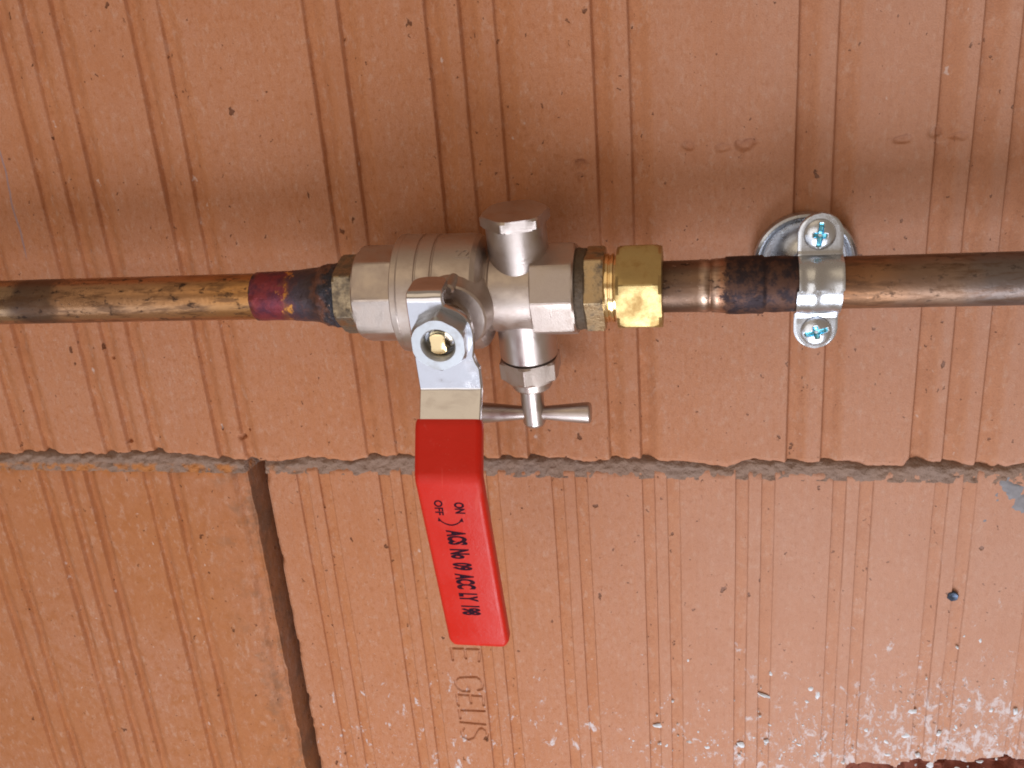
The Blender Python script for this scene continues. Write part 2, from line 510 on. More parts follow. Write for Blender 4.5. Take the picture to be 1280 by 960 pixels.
def lathe(bm, prof, axis='X', org=(0, 0, 0), segs=64, poly=0, phase=0.0, soft=0.985, closed=False, fn=None, clipx=None):
    """Revolve (position, radius) in mm; with poly=N the radius is held inside a regular N-gon whose corners lie at prof 'R'."""
    angs = [2 * math.pi * i / segs for i in range(segs)]
    if poly:
        h = math.pi / poly
        dl = math.radians(1.1)
        angs = [2 * h * kk + h + o for kk in range(poly) for o in np.linspace(-h + dl, h - dl, 11)]
        segs = len(angs)
    rings = []
    for it in prof:
        a, r = it[0], it[1]
        Rc = it[2] if len(it) > 2 else None
        ring = []
        for i in range(segs):
            th = angs[i] + math.radians(phase)
            rr = r
            if poly and Rc:
                ph = angs[i] % (2 * math.pi / poly)
                ap = Rc * math.cos(math.pi / poly)
                rr = min(r, ap / math.cos(ph - math.pi / poly))
            if fn:
                rr = fn(a, th, rr)
            u, v = rr * math.cos(th), rr * math.sin(th)
            if clipx:
                v = max(-clipx, min(clipx, v))
            x, y, z = AX[axis](a, u, v)
            ring.append(bm.verts.new(((org[0] + x) * MM, (org[1] + y) * MM, (org[2] + z) * MM)))
        rings.append(ring)
    n = len(rings)
    for j in range(n if closed else n - 1):
        A, B = rings[j], rings[(j + 1) % n]
        for i in range(segs):
            bm.faces.new((A[i], A[(i + 1) % segs], B[(i + 1) % segs], B[i]))
    if not closed:
        bm.faces.new(rings[0])
        bm.faces.new(list(reversed(rings[-1])))


def prism_prof(a0, a1, Rc, ch=1.0, cone=0.93):
    """chamfered nut: the corners are turned off at both ends"""
    return [(a0, Rc * cone - 0.0, Rc), (a0 + ch, Rc, Rc), (a1 - ch, Rc, Rc), (a1, Rc * cone, Rc)]


def part(name, mat, parent, fill, angle=19):
    bm = bmesh.new()
    fill(bm)
    return link(name, rename_mesh(bm, name), mat, parent, angle)


def text_mesh(s, size, extrude=0.0, offset=0.0, spacing=1.0):
    cu = bpy.data.curves.new("txt", 'FONT')
    cu.body = s
    cu.size = size
    cu.extrude = extrude
    cu.offset = offset
    cu.space_character = spacing
    cu.align_x = 'LEFT'
    cu.resolution_u = 4
    o = bpy.data.objects.new("txt", cu)
    COL.objects.link(o)
    bpy.context.view_layer.update()
    dg = bpy.context.evaluated_depsgraph_get()
    me = bpy.data.meshes.new_from_object(o.evaluated_get(dg))
    bpy.data.objects.remove(o)
    bpy.data.curves.remove(cu)
    V = np.array([v.co[:] for v in me.vertices])
    F = [tuple(p.vertices) for p in me.polygons]
    bpy.data.meshes.remove(me)
    return V, F


# ------------------------------------------------------------------ the wall
UP_EDGE = np.array([(-420, -104), (-300.8, -105.3), (-279.6, -101.9), (-263.2, -103.3), (-237.3, -103.6), (-206.4, -101.8), (-184.1, -102.5), (-148.3, -106.7), (-126.7, -106.9),
                    (-107.3, -103.8), (-82.1, -106.4), (-70, -102.4), (-47.4, -102.7), (7.5, -104), (33.3, -102.3), (45.8, -105), (58.4, -103.4), (72.9, -102.3), (87.2, -104),
                    (103.3, -104.7), (119.3, -107.3), (127.2, -103.1), (139, -103), (148.7, -104.2), (173.7, -103.5), (185.1, -105.6), (203.9, -105.8), (205.5, -102.2),
                    (220.3, -103.4), (244.1, -105.7), (258.2, -103.8), (500, -104)])
LOW_EDGE = np.array([(-800, -110), (-302.1, -109.5), (-270.3, -110.2), (-239.1, -110.3), (-197.9, -108.3), (-165, -109.7), (-149.4, -111.5), (-127.6, -111.6), (-64.3, -111.1), (7, -110.6),
                     (74.7, -109.7), (139.1, -109.3), (172, -110.5), (185.5, -112.7), (196.6, -108.9), (258.5, -106.9), (600, -109)])


UP_EDGE[:, 1] -= 0.5
LOW_EDGE[:, 1] += 0.5


def strokes_depth(X, Z, strokes, w):
    d = np.full(X.shape, 1e9)
    for pl in strokes:
        for (ax_, az), (bx, bz) in zip(pl[:-1], pl[1:]):
            dx, dz = bx - ax_, bz - az
            L = dx * dx + dz * dz + 1e-9
            t = np.clip(((X - ax_) * dx + (Z - az) * dz) / L, 0, 1)
            d = np.minimum(d, np.hypot(X - ax_ - t * dx, Z - az - t * dz))
    return 1 - sstep(w * 0.45, w, d)


def make_brick(name, x0, x1, z0, z1, parent, mat, grooves, gdepth, seed, yoff=0.0, top_edge=None, bottom_edge=None, letters=None, dents=(), extra=None, fine=True, lw=1.0, soft_right=6.5, label=None):
    st = 1.6 if fine else 8.0
    xs = list(np.arange(x0, x1, st)) + [x1]
    for g, w in grooves:
        if fine:
            xs += list(np.array([-1.3, -0.8, -0.5, -0.3, -0.15, 0.0, 0.15, 0.3, 0.5, 0.8, 1.3]) + g) + list(np.linspace(g + w - soft_right - .6, g + w + .8, 10 if soft_right < 2 else 6))
        else:
            xs += [g - 0.3, g + 0.3, g + w - soft_right, g + w]
    ed = [0.25, 0.6, 1.1, 1.8, 2.6, 3.6, 4.8]
    xs += [x0 + e for e in ed] + [x1 - e for e in ed]
    zs = list(np.arange(z0, z1, 2.4 if fine else 10)) + [z1] + [z0 + e for e in ed] + [z1 - e for e in ed]
    if letters:
        lx = [p[0] for s in letters for p in s]
        lz = [p[1] for s in letters for p in s]
        xs += list(np.arange(min(lx) - 1.2, max(lx) + 1.2, 0.3))
        zs += list(np.arange(min(lz) - 1.2, max(lz) + 1.2, 0.35))
    for (dx, dz, rx, rz, dd) in dents:
        if fine:
            xs += list(np.linspace(dx - rx * 1.1, dx + rx * 1.1, 11))
            zs += list(np.linspace(dz - rz * 1.1, dz + rz * 1.1, 11))

    def uniq(a, lo, hi):
        a = np.array(sorted(v for v in a if lo <= v <= hi))
        keep = [a[0]]
        for v in a[1:]:
            if v - keep[-1] > 0.12:
                keep.append(v)
        keep[-1] = hi
        return np.array(keep)
    xs, zs = uniq(xs, x0, x1), uniq(zs, z0, z1)
    nx, nz = len(xs), len(zs)
    X, Z = np.meshgrid(xs, zs)           # (nz, nx)
    D = 0.22 * fbm2(X, Z, 60, seed, 3) + 0.05 * fbm2(X, Z, 5, seed + 3, 2)
    G = np.zeros_like(X)
    for i, (g, w) in enumerate(grooves):
        wob = 0.28 * vnoise1(Z, 80, seed + 100 + i) + 0.03 * vnoise1(Z, 9, seed + 150 + i)
        dep = gdepth * (1 + 0.25 * vnoise1(Z, 70, seed + 200 + i) + 0.18 * vnoise1(Z, 9, seed + 230 + i))
        q = X - (g + wob)
        p = (sstep(-0.6, 0.95, q) if soft_right > 2 else sstep(-0.2, 0.3, q)) * (1 - sstep(w - soft_right, w, q))
        # the floor rises gently away from the steep side
        D = D + dep * p * (1.0 - 0.35 * np.clip(q / w, 0, 1))
        G = np.maximum(G, sstep(-0.3, 0.3, q) * (1 - sstep(w - 2.5, w + 1.5, q)))
    e = np.minimum(np.minimum(X - x0, x1 - X), np.minimum(Z - z0, z1 - Z))
    chip = np.clip(fbm2(X, Z, 9, seed + 7, 3) - 0.15, 0, 1)
    D = D + 1.1 * (1 - sstep(0, 1.8, e)) + 2.2 * chip * (1 - sstep(0, 4.5, e))
    for (dx, dz, rx, rz, dd) in dents:
        rr = np.hypot((X - dx) / rx, (Z - dz) / rz) + 0.25 * vnoise2(X, Z, 2.5, seed + 9)
        D = D + dd * (1 - sstep(0.35, 1.0, rr))
    if letters:
        D = D + 1.1 * strokes_depth(X, Z, letters, lw)
    B = np.zeros_like(X)
    if extra:
        D, B = extra(X, Z, D, B, seed)
    Zp = Z.copy()
    if bottom_edge is not None:
        tgt = np.interp(X, bottom_edge[:, 0], bottom_edge[:, 1]) + 0.45 * vnoise1(X, 3.1, seed + 5) + 0.25 * vnoise1(X, 1.2, seed + 6)
        Zp += (tgt - z0) * np.exp(-(Z - z0) / 6.0)
    if top_edge is not None:
        tgt = np.interp(X, top_edge[:, 0], top_edge[:, 1]) + 0.35 * vnoise1(X, 4.0, seed + 15) + 0.25 * vnoise1(X, 1.3, seed + 16)
        Zp += (tgt - z1) * np.exp(-(z1 - Z) / 6.0)
    back = 150.0
    V = np.stack([X, D + yoff, Zp], -1).reshape(-1, 3)
    idx = np.arange(nx * nz).reshape(nz, nx)
    F = np.stack([idx[:-1, :-1], idx[:-1, 1:], idx[1:, 1:], idx[1:, :-1]], -1).reshape(-1, 4)
    loop = np.concatenate([idx[0, :], idx[1:, -1], idx[-1, -2::-1], idx[-2:0:-1, 0]])
    bv = V[loop].copy()
    bv[:, 1] = back
    off = len(V)
    n = len(loop)
    j = np.arange(n)
    side = np.stack([loop, off + j, off + (j + 1) % n, np.roll(loop, -1)], -1)
    V = np.concatenate([V, bv]) * MM
    F = np.concatenate([F, side])
    me = bpy.data.meshes.new(name)
    me.vertices.add(len(V))
    me.vertices.foreach_set('co', V.astype(np.float32).ravel())
    me.loops.add(F.size)
    me.loops.foreach_set('vertex_index', F.astype(np.int32).ravel())
    me.polygons.add(len(F))
    me.polygons.foreach_set('loop_start', np.arange(0, F.size, 4, dtype=np.int32))
    me.polygons.foreach_set('loop_total', np.full(len(F), 4, dtype=np.int32))
    me.update(calc_edges=True)
    for nm, arr in (('groove', G), ('broken', B)):
        at = me.attributes.new(nm, 'FLOAT', 'POINT')
        at.data.foreach_set('value', np.concatenate([arr.ravel(), np.full(n, 1.0 if nm == 'groove' else 0.0)]).astype(np.float32))
    o = link(name, me, mat, parent, 50)
    nf = len(F) - n
    me.polygons.foreach_set('use_smooth', np.concatenate([np.ones(nf, dtype=bool), np.zeros(n, dtype=bool)]))
    if label:
        o['label'] = label
    return o


wall = empty("brick_wall", (0, 0, -0.41), label="ribbed orange clay brick wall behind the pipe and valve", cat="wall")


def on_wall(o):
    o.location = (0, 0, 0.41)
    return o


UG = [(g, 10.0) for g in (-303, -286, -270.5, -231.5, -216.2, -200.6, -161, -144.8, -73.0, -56.4, -15.6, 0.6, 16.4, 59.4, 75.4, 147.8, 164.2, 206.2, 221.3, 236.6, 281, 297)]
DENTS = ((100.9, 54.5, 3.2, 2.6, 0.9), (116.5, 53.0, 5.0, 2.6, 0.7), (126.5, 53.8, 5.6, 3.4, 1.3), (52.7, 48.0, 4.2, 3.6, 1.1), (52.0, 42.0, 3.0, 4.5, 0.5), (193, 52.6, 5.5, 2.6, 0.8), (206, 54.6, 4.0, 3.4, 0.9), (216, 53.0, 4.5, 2.2, 0.7),
         (-215, -96.2, 2.4, 1.6, 1.2), (-145, -92, 2.6, 2.2, 1.4), (-140, -88, 1.0, 1.4, 1.0), (-213, -45, 1.2, 1.4, 0.8))
DENTS = tuple((a, b, c, d, e * 1.7) for a, b, c, d, e in DENTS)
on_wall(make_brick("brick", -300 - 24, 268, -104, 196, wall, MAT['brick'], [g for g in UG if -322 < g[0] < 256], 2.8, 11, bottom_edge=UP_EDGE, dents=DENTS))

LG = []
for i in range(13):
    LG += [(-116 + 47.87 * i, 6.8), (-103.2 + 47.87 * i, 6.9)]
GELIS = [
    [(-38.3, -236.0), (-38.6, -227.6), (-21.0, -227.4), (-22.6, -236.0)], [(-30.4, -227.5), (-30.2, -234.4)],                    # E
    [(-37.0, -256.6), (-38.3, -253.5), (-38.2, -250.6), (-36.2, -248.6), (-30.5, -247.6), (-25, -247.4), (-22.4, -249.2), (-21.8, -252.2), (-22.6, -255.8), (-25.0, -256.8)],
    [(-37.0, -256.6), (-34.5, -258.2), (-30.6, -258.2), (-30.6, -254.8)],                                                        # G
    [(-38.2, -269.3), (-38.5, -261.0), (-22.1, -261.2), (-22.6, -267.9)], [(-30.4, -261.1), (-30.2, -267.0)],                    # E
    [(-38.0, -278.7), (-38.2, -272.5), (-22.4, -272.3)],                                                                         # L
    [(-38.2, -281.5), (-22.9, -282.2)],                                                                                          # I
    [(-36.6, -286.0), (-38.3, -289.0), (-37.6, -293.0), (-34.4, -294.6), (-31.4, -293.0), (-29.6, -289.4), (-27.6, -286.0), (-25.0, -285.0), (-22.6, -287.0), (-22.1, -290.4), (-23.6, -293.7)]]  # S


def chipped(X, Z, D, B, seed):
    lim = -294.0 + 0.105 * (X - 182) + 2.4 * vnoise1(X, 14, 77) + 2.0 * vnoise1(X, 4, 78) + 60 * (1 - sstep(178, 188, X)) * -1
    b = sstep(0.0, 2.6, lim - Z)
    rough = 12 + 6.0 * fbm2(X, Z, 9, 91, 4)
    D = D * (1 - b) + b * rough
    return D, b


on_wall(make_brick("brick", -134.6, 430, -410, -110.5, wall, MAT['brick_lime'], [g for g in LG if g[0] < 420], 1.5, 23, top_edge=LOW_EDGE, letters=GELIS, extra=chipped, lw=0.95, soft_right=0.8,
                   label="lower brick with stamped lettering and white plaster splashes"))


def stepped_end(X, Z, D, B, seed):
    s = sstep(-156.5, -153.5, X + 1.0 * vnoise1(Z, 30, 41))
    D = D + 3.2 * s + 0.5 * s * fbm2(X, Z, 12, 43, 3)
    t = 1 - sstep(0, 10, -110.5 - Z)
    D = D + t * np.clip(1.6 * fbm2(X, Z, 9, 47, 3), -0.3, 2.0)
    return D, B


LLG = [(g, 9.0) for g in (-418, -402, -330.3, -314.4, -280.2, -264.6, -250.0, -211.5, -195.4)]
on_wall(make_brick("brick", -700, -148.2, -410, -110.5, wall, MAT['brick_ochre'], LLG, 3.0, 37, yoff=1.0, top_edge=LOW_EDGE, extra=stepped_end, label="ochre stained lower brick left of the open joint"))
# neighbours that close the wall beside the picture
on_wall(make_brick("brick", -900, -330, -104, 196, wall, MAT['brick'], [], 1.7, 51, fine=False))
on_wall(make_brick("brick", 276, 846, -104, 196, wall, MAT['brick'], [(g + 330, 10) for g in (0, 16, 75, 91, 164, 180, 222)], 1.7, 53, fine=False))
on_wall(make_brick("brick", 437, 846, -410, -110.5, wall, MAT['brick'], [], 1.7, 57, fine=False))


def mortar_bed():
    xs = np.arange(-900, 846, 0.9)
    zs = np.linspace(-114.5, -99.5, 26)
    X, Z = np.meshgrid(xs, zs)
    Y = 0.35 + 0.55 * fbm2(X, Z, 16, 301, 3) + 0.8 * fbm2(X, Z, 2.6, 305, 3)
    # pressed back under the upper bricks
    up = np.interp(X, UP_EDGE[:, 0], UP_EDGE[:, 1])
    Y = Y + 1.7 * sstep(-2.4, 0.2, Z - up + 0.8 * vnoise1(X, 6, 311)) + 2.6 * sstep(-0.2, 0.9, Z - up)
    Y = Y + 16 * (sstep(-146.5, -144.5, X) * (1 - sstep(-137, -134, X))) * (1 - sstep(-109, -105, Z))
    for (cx, cz, r, a) in ((9, -103.4, 5.5, 2.8), (81, -104.5, 3, 1.5), (140, -105, 7, 1.2), (186, -110.5, 6, 1.5), (212, -106, 7, 1.4), (-270, -106, 9, 1.0)):
        Y = Y - a * np.exp(-(((X - cx) / r) ** 2 + ((Z - cz) / 3.2) ** 2))
    nx, nz = len(xs), len(zs)
    V = np.stack([X, Y, Z], -1).reshape(-1, 3) * MM
    idx = np.arange(nx * nz).reshape(nz, nx)
    F = np.stack([idx[:-1, :-1], idx[:-1, 1:], idx[1:, 1:], idx[1:, :-1]], -1).reshape(-1, 4)
    return on_wall(link("mortar_bed", mesh_from("mortar_bed", V.tolist(), F.tolist()), MAT['mortar'], wall, 60))


mortar_bed()


def back_block(name, x0, x1, z0, z1, y0, y1, mat):
    V = [(x, y, z) for x in (x0, x1) for y in (y0, y1) for z in (z0, z1)]
    F = [(0, 1, 3, 2), (4, 6, 7, 5), (0, 4, 5, 1), (2, 3, 7, 6), (0, 2, 6, 4), (1, 5, 7, 3)]
    return on_wall(link(name, mesh_from(name, [tuple(c * MM for c in v) for v in V], F), mat, wall, 0))


back_block("mortar_core", -900, 846, -410, 196, 151, 175, MAT['mortar'])
# smear of grey cement on the lower brick
bm = bmesh.new()
random.seed(5)
ctr = [(250, -114.5), (252.5, -117), (256, -120), (259.5, -124), (262, -126.5)]
rad_ = [2.0, 3.2, 4.6, 5.4, 4.2]
Xg, Zg = np.meshgrid(np.arange(243, 274, 0.5), np.arange(-136, -109, 0.5))
fld = np.zeros_like(Xg)
for (cx, cz), r in zip(ctr, rad_):
    fld = np.maximum(fld, 1.25 - np.hypot(Xg - cx, Zg - cz) / r)
fld = fld + 0.35 * fbm2(Xg, Zg, 4, 61, 3)
keep = fld > 0.15
vid = {}
for (i, j), kk in np.ndenumerate(keep):
    if kk:
        vid[(i, j)] = bm.verts.new((Xg[i, j] * MM, (0.35 - 0.75 * min(1.0, (fld[i, j] - 0.15) * 1.8)) * MM, Zg[i, j] * MM))
for (i, j) in list(vid):
    q = [(i, j), (i, j + 1), (i + 1, j + 1), (i + 1, j)]
    if all(t in vid for t in q):
        bm.faces.new([vid[t] for t in q])
on_wall(link("cement_smear", rename_mesh(bm, "cement_smear"), MAT['cement'], wall, 60))

# raised crumbs of plaster thrown over the foot of the lettered brick
def plaster_crumbs():
    rnd = random.Random(8)
    bm = bmesh.new()
    spots = [(139.6, -249.7, 4.2, 0.9, -24), (168.5, -247.5, 1.5, 2.9, -10), (98, -228, 0.9, 1.3, 0), (143, -234.5, 1.2, 1.6, 20)]
    while len(spots) < 150:
        x = rnd.uniform(60, 275)
        z = -296 + abs(rnd.gauss(0, 1)) * (16 + 22 * max(0, (x - 60) / 215))
        if z > -175 or z < -296:
            continue
        r = 0.35 + rnd.random() ** 3 * 1.5
        spots.append((x, z, r * rnd.uniform(0.8, 1.9), r, rnd.uniform(0, 180)))
    for x, z, a, b, rot_ in spots:
        c, s_ = math.cos(math.radians(rot_)), math.sin(math.radians(rot_))
        n = 9
        rim, mid_ = [], []
        jit = [rnd.uniform(0.6, 1.25) for _ in range(n)]
        for i in range(n):
            t = 2 * math.pi * i / n
            p, q = a * math.cos(t) * jit[i], b * math.sin(t) * jit[i]
            X_, Z_ = p * c - q * s_, p * s_ + q * c
            rim.append(bm.verts.new(((x + X_) * MM, 0.00045, (z + Z_) * MM)))
            mid_.append(bm.verts.new(((x + X_ * 0.6) * MM, (-0.15 - 0.35 * min(a, b) * rnd.random()) * MM, (z + Z_ * 0.6) * MM)))
        top = bm.verts.new((x * MM, (-0.2 - 0.4 * min(a, b)) * MM, z * MM))
        for i in range(n):
            j = (i + 1) % n
            bm.faces.new((rim[i], rim[j], mid_[j], mid_[i]))
            bm.faces.new((mid_[i], mid_[j], top))
    o = on_wall(link("plaster_crumbs", rename_mesh(bm, "plaster_crumbs"), MAT['plaster'], wall, 60))
    o['kind'] = 'stuff'


k = NT("white_plaster")
MAT['plaster'] = k.out(k.mix(k.noise(700, 3), (0.58, 0.62, 0.68), (0.74, 0.78, 0.84)), 0.9, 0, 0.2)
plaster_crumbs()

# ------------------------------------------------------------------ left copper pipe
AXIS = (0, -0.038, 0)
lp = empty("copper_pipe", (-0.30, -0.038, 0), label="left copper pipe with a scorched purple soldered end", cat="pipe")


def shift(o, dx):
    """mesh in valve coordinates, thing's origin elsewhere along the axis"""
    o.location = (-dx, 0, 0)
    return o


shift(part("tube", MAT['copper_left'], lp, lambda bm: lathe(bm, [(-600, 10.6), (-600, 11), (-360, 11), (-200, 11), (-98, 11), (-80, 11)], segs=72)), -0.30)


def lump(a, th, r):
    g = 0.35 + 0.9 * float(sstep(-70, -63, a))
    return r + 0.5 * g * float(vnoise2(a, th * 9, 5.0, 401)) + 0.55 * g * float(vnoise2(a, th * 14, 2.2, 405))


shift(part("solder_socket", MAT['burnt'], lp, lambda bm: lathe(bm, [(-100.9, 10.9), (-100.5, 11.5), (-97, 11.7), (-92, 11.6), (-87, 11.7), (-84, 11.6), (-82, 11.8), (-79, 12.0), (-76, 12.3), (-73, 12.6), (-70, 12.9),
      (-68.5, 13.2), (-67.5, 13.6), (-66.5, 14.2), (-65.5, 14.9), (-64.5, 15.2), (-63.5, 15.3), (-62.5, 15.1), (-61.5, 15.1), (-60.5, 15.4), (-59.5, 15.6), (-58.5, 15.6), (-57.5, 15.4), (-56.0, 14.2)], segs=72, fn=lump), 50), -0.30)

# ------------------------------------------------------------------ ball valve
ALPHA = math.radians(8)
valve = empty("ball_valve", AXIS, ALPHA, label="nickel plated ball valve with red lever handle and drain cock", cat="valve")

part("inlet_fitting", MAT['brass_sooty'], valve, lambda bm: lathe(bm, prism_prof(-57.3, -47.8, 18.6, 1.2, 0.94) + [(-47.8, 15), (-46.4, 15)], poly=6, phase=50))


def body(bm):
    lathe(bm, [(-47.2, 20.6, 22.5), (-46.4, 21.8, 22.5), (-45.2, 22.5, 22.5), (-27.0, 22.5, 22.5), (-26.0, 22.5, 22.5)], poly=8, phase=16.5)
    lathe(bm, [(-27.6, 20), (-27.6, 26.0), (-27.0, 26.9), (-24.6, 27.1), (-24.0, 26.8), (-16.6, 26.7), (-16.2, 26.1), (-15.8, 26.1), (-15.4, 26.6), (-9.4, 26.5), (-9.0, 25.9), (-8.5, 25.9), (-8.0, 26.4), (5, 26.4), (8.5, 26.0), (10.5, 24.9),
               (11.8, 23.0), (12.5, 20.8), (12.8, 18.6), (13.6, 17.9), (14.4, 18.0), (15.2, 18.5), (34.5, 18.5)], segs=112)
    lathe(bm, [(33.4, 19.4, 21.4), (33.9, 21.4, 21.4), (50.8, 21.4, 21.4), (51.8, 20.8, 21.4), (52.5, 19.7, 21.4)], poly=8, phase=7.5)
    # boss that carries the stem
    lathe(bm, [(10, 18.4), (22, 17.0), (25, 16.0), (27.6, 15.8), (28.4, 15.0), (28.4, 9.0), (31, 8.8), (31, 3)], axis='-Y', segs=72)
    # lug the lever stops against
    lathe(bm, [(20, 2.6), (31, 2.4), (32.2, 1.6)], axis='-Y', org=(1.8, 0, 15.2), segs=20)


part("body", MAT['nickel'], valve, body, 19)
V, F = text_mesh("22", 6.6 * MM, 0.00025, 0.00008)
bmV = []
for (a, b, c) in V:
    th = math.radians(58) + b / 0.0264
    r = 0.0264 + c
    bmV.append((0.0015 + a, -r * math.cos(th), r * math.sin(th)))
link("cast_mark", mesh_from("cast_mark", bmV, F), MAT['nickel'], valve, 0)


def plug(bm):
    lathe(bm, [(8, 13.5), (20, 13.5), (33.0, 13.3)], axis='Z', org=(27.2, 0, 0), segs=72)
    lathe(bm, [(32.4, 14.6, 15.6), (33.0, 15.6, 15.6), (36.6, 15.6, 15.6), (37.6, 14.2, 15.6)], axis='Z', org=(27.2, 0, 0), poly=6, phase=46)


part("hexagon_plug", MAT['nickel_turned'], valve, plug)
part("drain_neck", MAT['nickel_turned'], valve, lambda bm: lathe(bm, [(8, 13.4), (32.0, 13.4), (33.0, 12.6), (34, 10)], axis='-Z', org=(27.4, 0, 0), segs=72))
part("drain_nut", MAT['nickel'], valve, lambda bm: lathe(bm, [(33.4, 13.6, 15.2), (34.2, 15.2, 15.2), (42.0, 15.2, 15.2), (43.6, 13.0, 15.2), (43.7, 9.8), (48.6, 9.6), (49.4, 9.0), (49.4, 4)], axis='-Z', org=(27.4, 0, 0), poly=6, phase=-2))


def tap(bm):
    lathe(bm, [(44, 5.6), (69.6, 5.5), (71.0, 4.8), (71.4, 3.6)], axis='-Z', org=(26.6, 0, 0), segs=48)
    for s in (1, -1):
        pr = [(3.0, 3.3), (6, 3.4), (25.6, 5.2), (27.0, 5.1), (27.8, 4.3), (28.0, 2.5)]
        lathe(bm, [(s * a, r) for a, r in pr], axis='X', org=(26.6, 0, -65.0), segs=40)


part("tee_handle", MAT['nickel_turned'], valve, tap)
part("stem", MAT['brass_bright'], valve, lambda bm: lathe(bm, [(20, 5.3), (50.6, 5.3), (51.8, 4.6), (52.0, 3.0)], axis='-Y', segs=48, clipx=3.2))
part("stem_nut", MAT['nut_zinc'], valve, lambda bm: lathe(bm, [(45.4, 6.9), (45.4, 12.0, 12.7), (45.9, 12.7, 12.7), (52.6, 12.7, 12.7), (54.0, 11.4, 12.7), (54.0, 7.5), (53.3, 6.8), (52.5, 7.3), (51.7, 6.7), (50.9, 7.3), (50.1, 6.7), (49.3, 7.3), (48.5, 6.7)], axis='-Y', org=(0.6, 0, 0.5), poly=6, phase=2, closed=True))


def round_path(pts, r, n=6):
    """fillet a polyline of (s, t)"""
    out = [pts[0]]
    for a, b, c in zip(pts[:-2], pts[1:-1], pts[2:]):
        a, b, c = map(np.array, (a, b, c))
        u, v = (a - b) / np.linalg.norm(a - b), (c - b) / np.linalg.norm(c - b)
        ang = math.acos(np.clip(u @ v, -1, 1))
        d = min(r / math.tan(ang / 2), 0.48 * np.linalg.norm(a - b), 0.48 * np.linalg.norm(c - b))
        p, q = b + u * d, b + v * d
        for i in range(n + 1):
            w = i / n
            out.append(tuple((1 - w) ** 2 * p + 2 * w * (1 - w) * b + w * w * q))
    out.append(pts[-1])
    return out


def resample(pts, step):
    res = [pts[0]]
    for a, b in zip(pts[:-1], pts[1:]):
        L = math.dist(a, b)
        n = max(1, int(math.ceil(L / step)))
        for i in range(1, n + 1):
            res.append((a[0] + (b[0] - a[0]) * i / n, a[1] + (b[1] - a[1]) * i / n))
    return res


lever = empty("lever_handle")
lever.parent = valve


def lever_plate(bm):
    path = round_path([(29.5, 19.2), (44.6, 19.0), (44.6, -25.2), (70.0, -53.5), (70.0, -60)], 3.2, 7)
    path = resample(path, 0.8)
    th = 2.8
    xl_t = [(-60, -11.5), (-24, -13.0), (12, -12.9), (17, -12.7)]
    xr_t = [(-60, 14.0), (-25, 14.4), (-15, 14.6), (-12.5, 13.4), (-9, 12.6), (-5, 13.4), (2, 14.0), (6, 13.3), (9, 11.6), (11.2, 9.4), (13, 6.2), (13.8, 3.6), (14.4, 2.9), (17, 2.6)]
    rows = []
    P = np.array(path)
    T = np.gradient(P, axis=0)
    T /= np.linalg.norm(T, axis=1)[:, None]
    ends = np.hypot(P[:, 0] - P[0, 0], P[:, 1] - P[0, 1])
    for i, ((s, t), tg) in enumerate(zip(path, T)):
        nrm = np.array([-tg[1], tg[0]])              # outward normal in (s,t): +s on the flat plate
        a = np.interp(t, *zip(*xl_t))
        b = np.interp(t, *zip(*xr_t))
        if t > 14 and s < 44.6 and ends[i] < 5:      # rounded end of the stop tab
            q = 5 - math.sqrt(max(0, 25 - (5 - ends[i]) ** 2))
            a, b = a + q, b - q
        ns = 10
        e = 0.45
        top = [(a, -th / 2 + 0), (a, th / 2 - e), (a + e, th / 2)] + [(a + (b - a) * j / ns, th / 2) for j in range(1, ns)] + [(b - e, th / 2), (b, th / 2 - e), (b, -th / 2)]
        ring = [bm.verts.new((x * MM, -(s + nrm[0] * o) * MM, (t + nrm[1] * o) * MM)) for x, o in top]
        rows.append(ring)
    for A, B in zip(rows[:-1], rows[1:]):
        m = len(A)
        for j in range(m):
            bm.faces.new((A[j], A[(j + 1) % m], B[(j + 1) % m], B[j]))
    bm.faces.new(rows[0])
    bm.faces.new(list(reversed(rows[-1])))


part("lever_plate", MAT['chrome'], lever, lever_plate, 40)


def sleeve(bm):
    path = round_path([(55.2, -34.6), (70.0, -53.6), (70.0, -148.3)], 5.5, 10)
    path = resample(path, 1.6)
    P = np.array(path)
    T = np.gradient(P, axis=0)
    T /= np.linalg.norm(T, axis=1)[:, None]
    rem = np.concatenate([[0], np.cumsum(np.linalg.norm(np.diff(P, axis=0), axis=1))])
    tot = rem[-1]
    rows = []
    for i, ((s, t), tg) in enumerate(zip(path, T)):
        nrm = np.array([-tg[1], tg[0]])
        cx = 1.3 - (t + 45) * 0.027
        hw = 14.6 - 0.25 * sstep(0, 110, rem[i]) - 0.25 * (1 - sstep(0, 4, rem[i]))
        ht = 4.0
        d = tot - rem[i]
        if d < 4.8:
            q = 4.8 - math.sqrt(max(0, 4.8 ** 2 - (4.8 - d) ** 2))
            hw -= q
        if d < 2.5:
            ht -= 1.6 * (1 - math.sqrt(max(0, 1 - (1 - d / 2.5) ** 2)))
        if rem[i] < 0.7:
            hw -= 0.35
            ht -= 0.35
        ring = []
        cr = min(2.6, ht * 0.7)
        for qx, qy, a0 in ((1, 1, 0), (-1, 1, 90), (-1, -1, 180), (1, -1, 270)):
            for kk in range(7):
                an = math.radians(a0 + 15 * kk)
                x = qx * (hw - cr) + cr * math.cos(an)
                o = qy * (ht - cr) + cr * math.sin(an)
                # the flat faces of a dipped handle are faintly crowned
                ring.append(bm.verts.new(((cx + x) * MM, -(s + nrm[0] * o) * MM, (t + nrm[1] * o) * MM)))
        rows.append(ring)
    for A, B in zip(rows[:-1], rows[1:]):
        m = len(A)
        for j in range(m):
            bm.faces.new((A[j], A[(j + 1) % m], B[(j + 1) % m], B[j]))
    bm.faces.new(rows[0])
    bm.faces.new(list(reversed(rows[-1])))


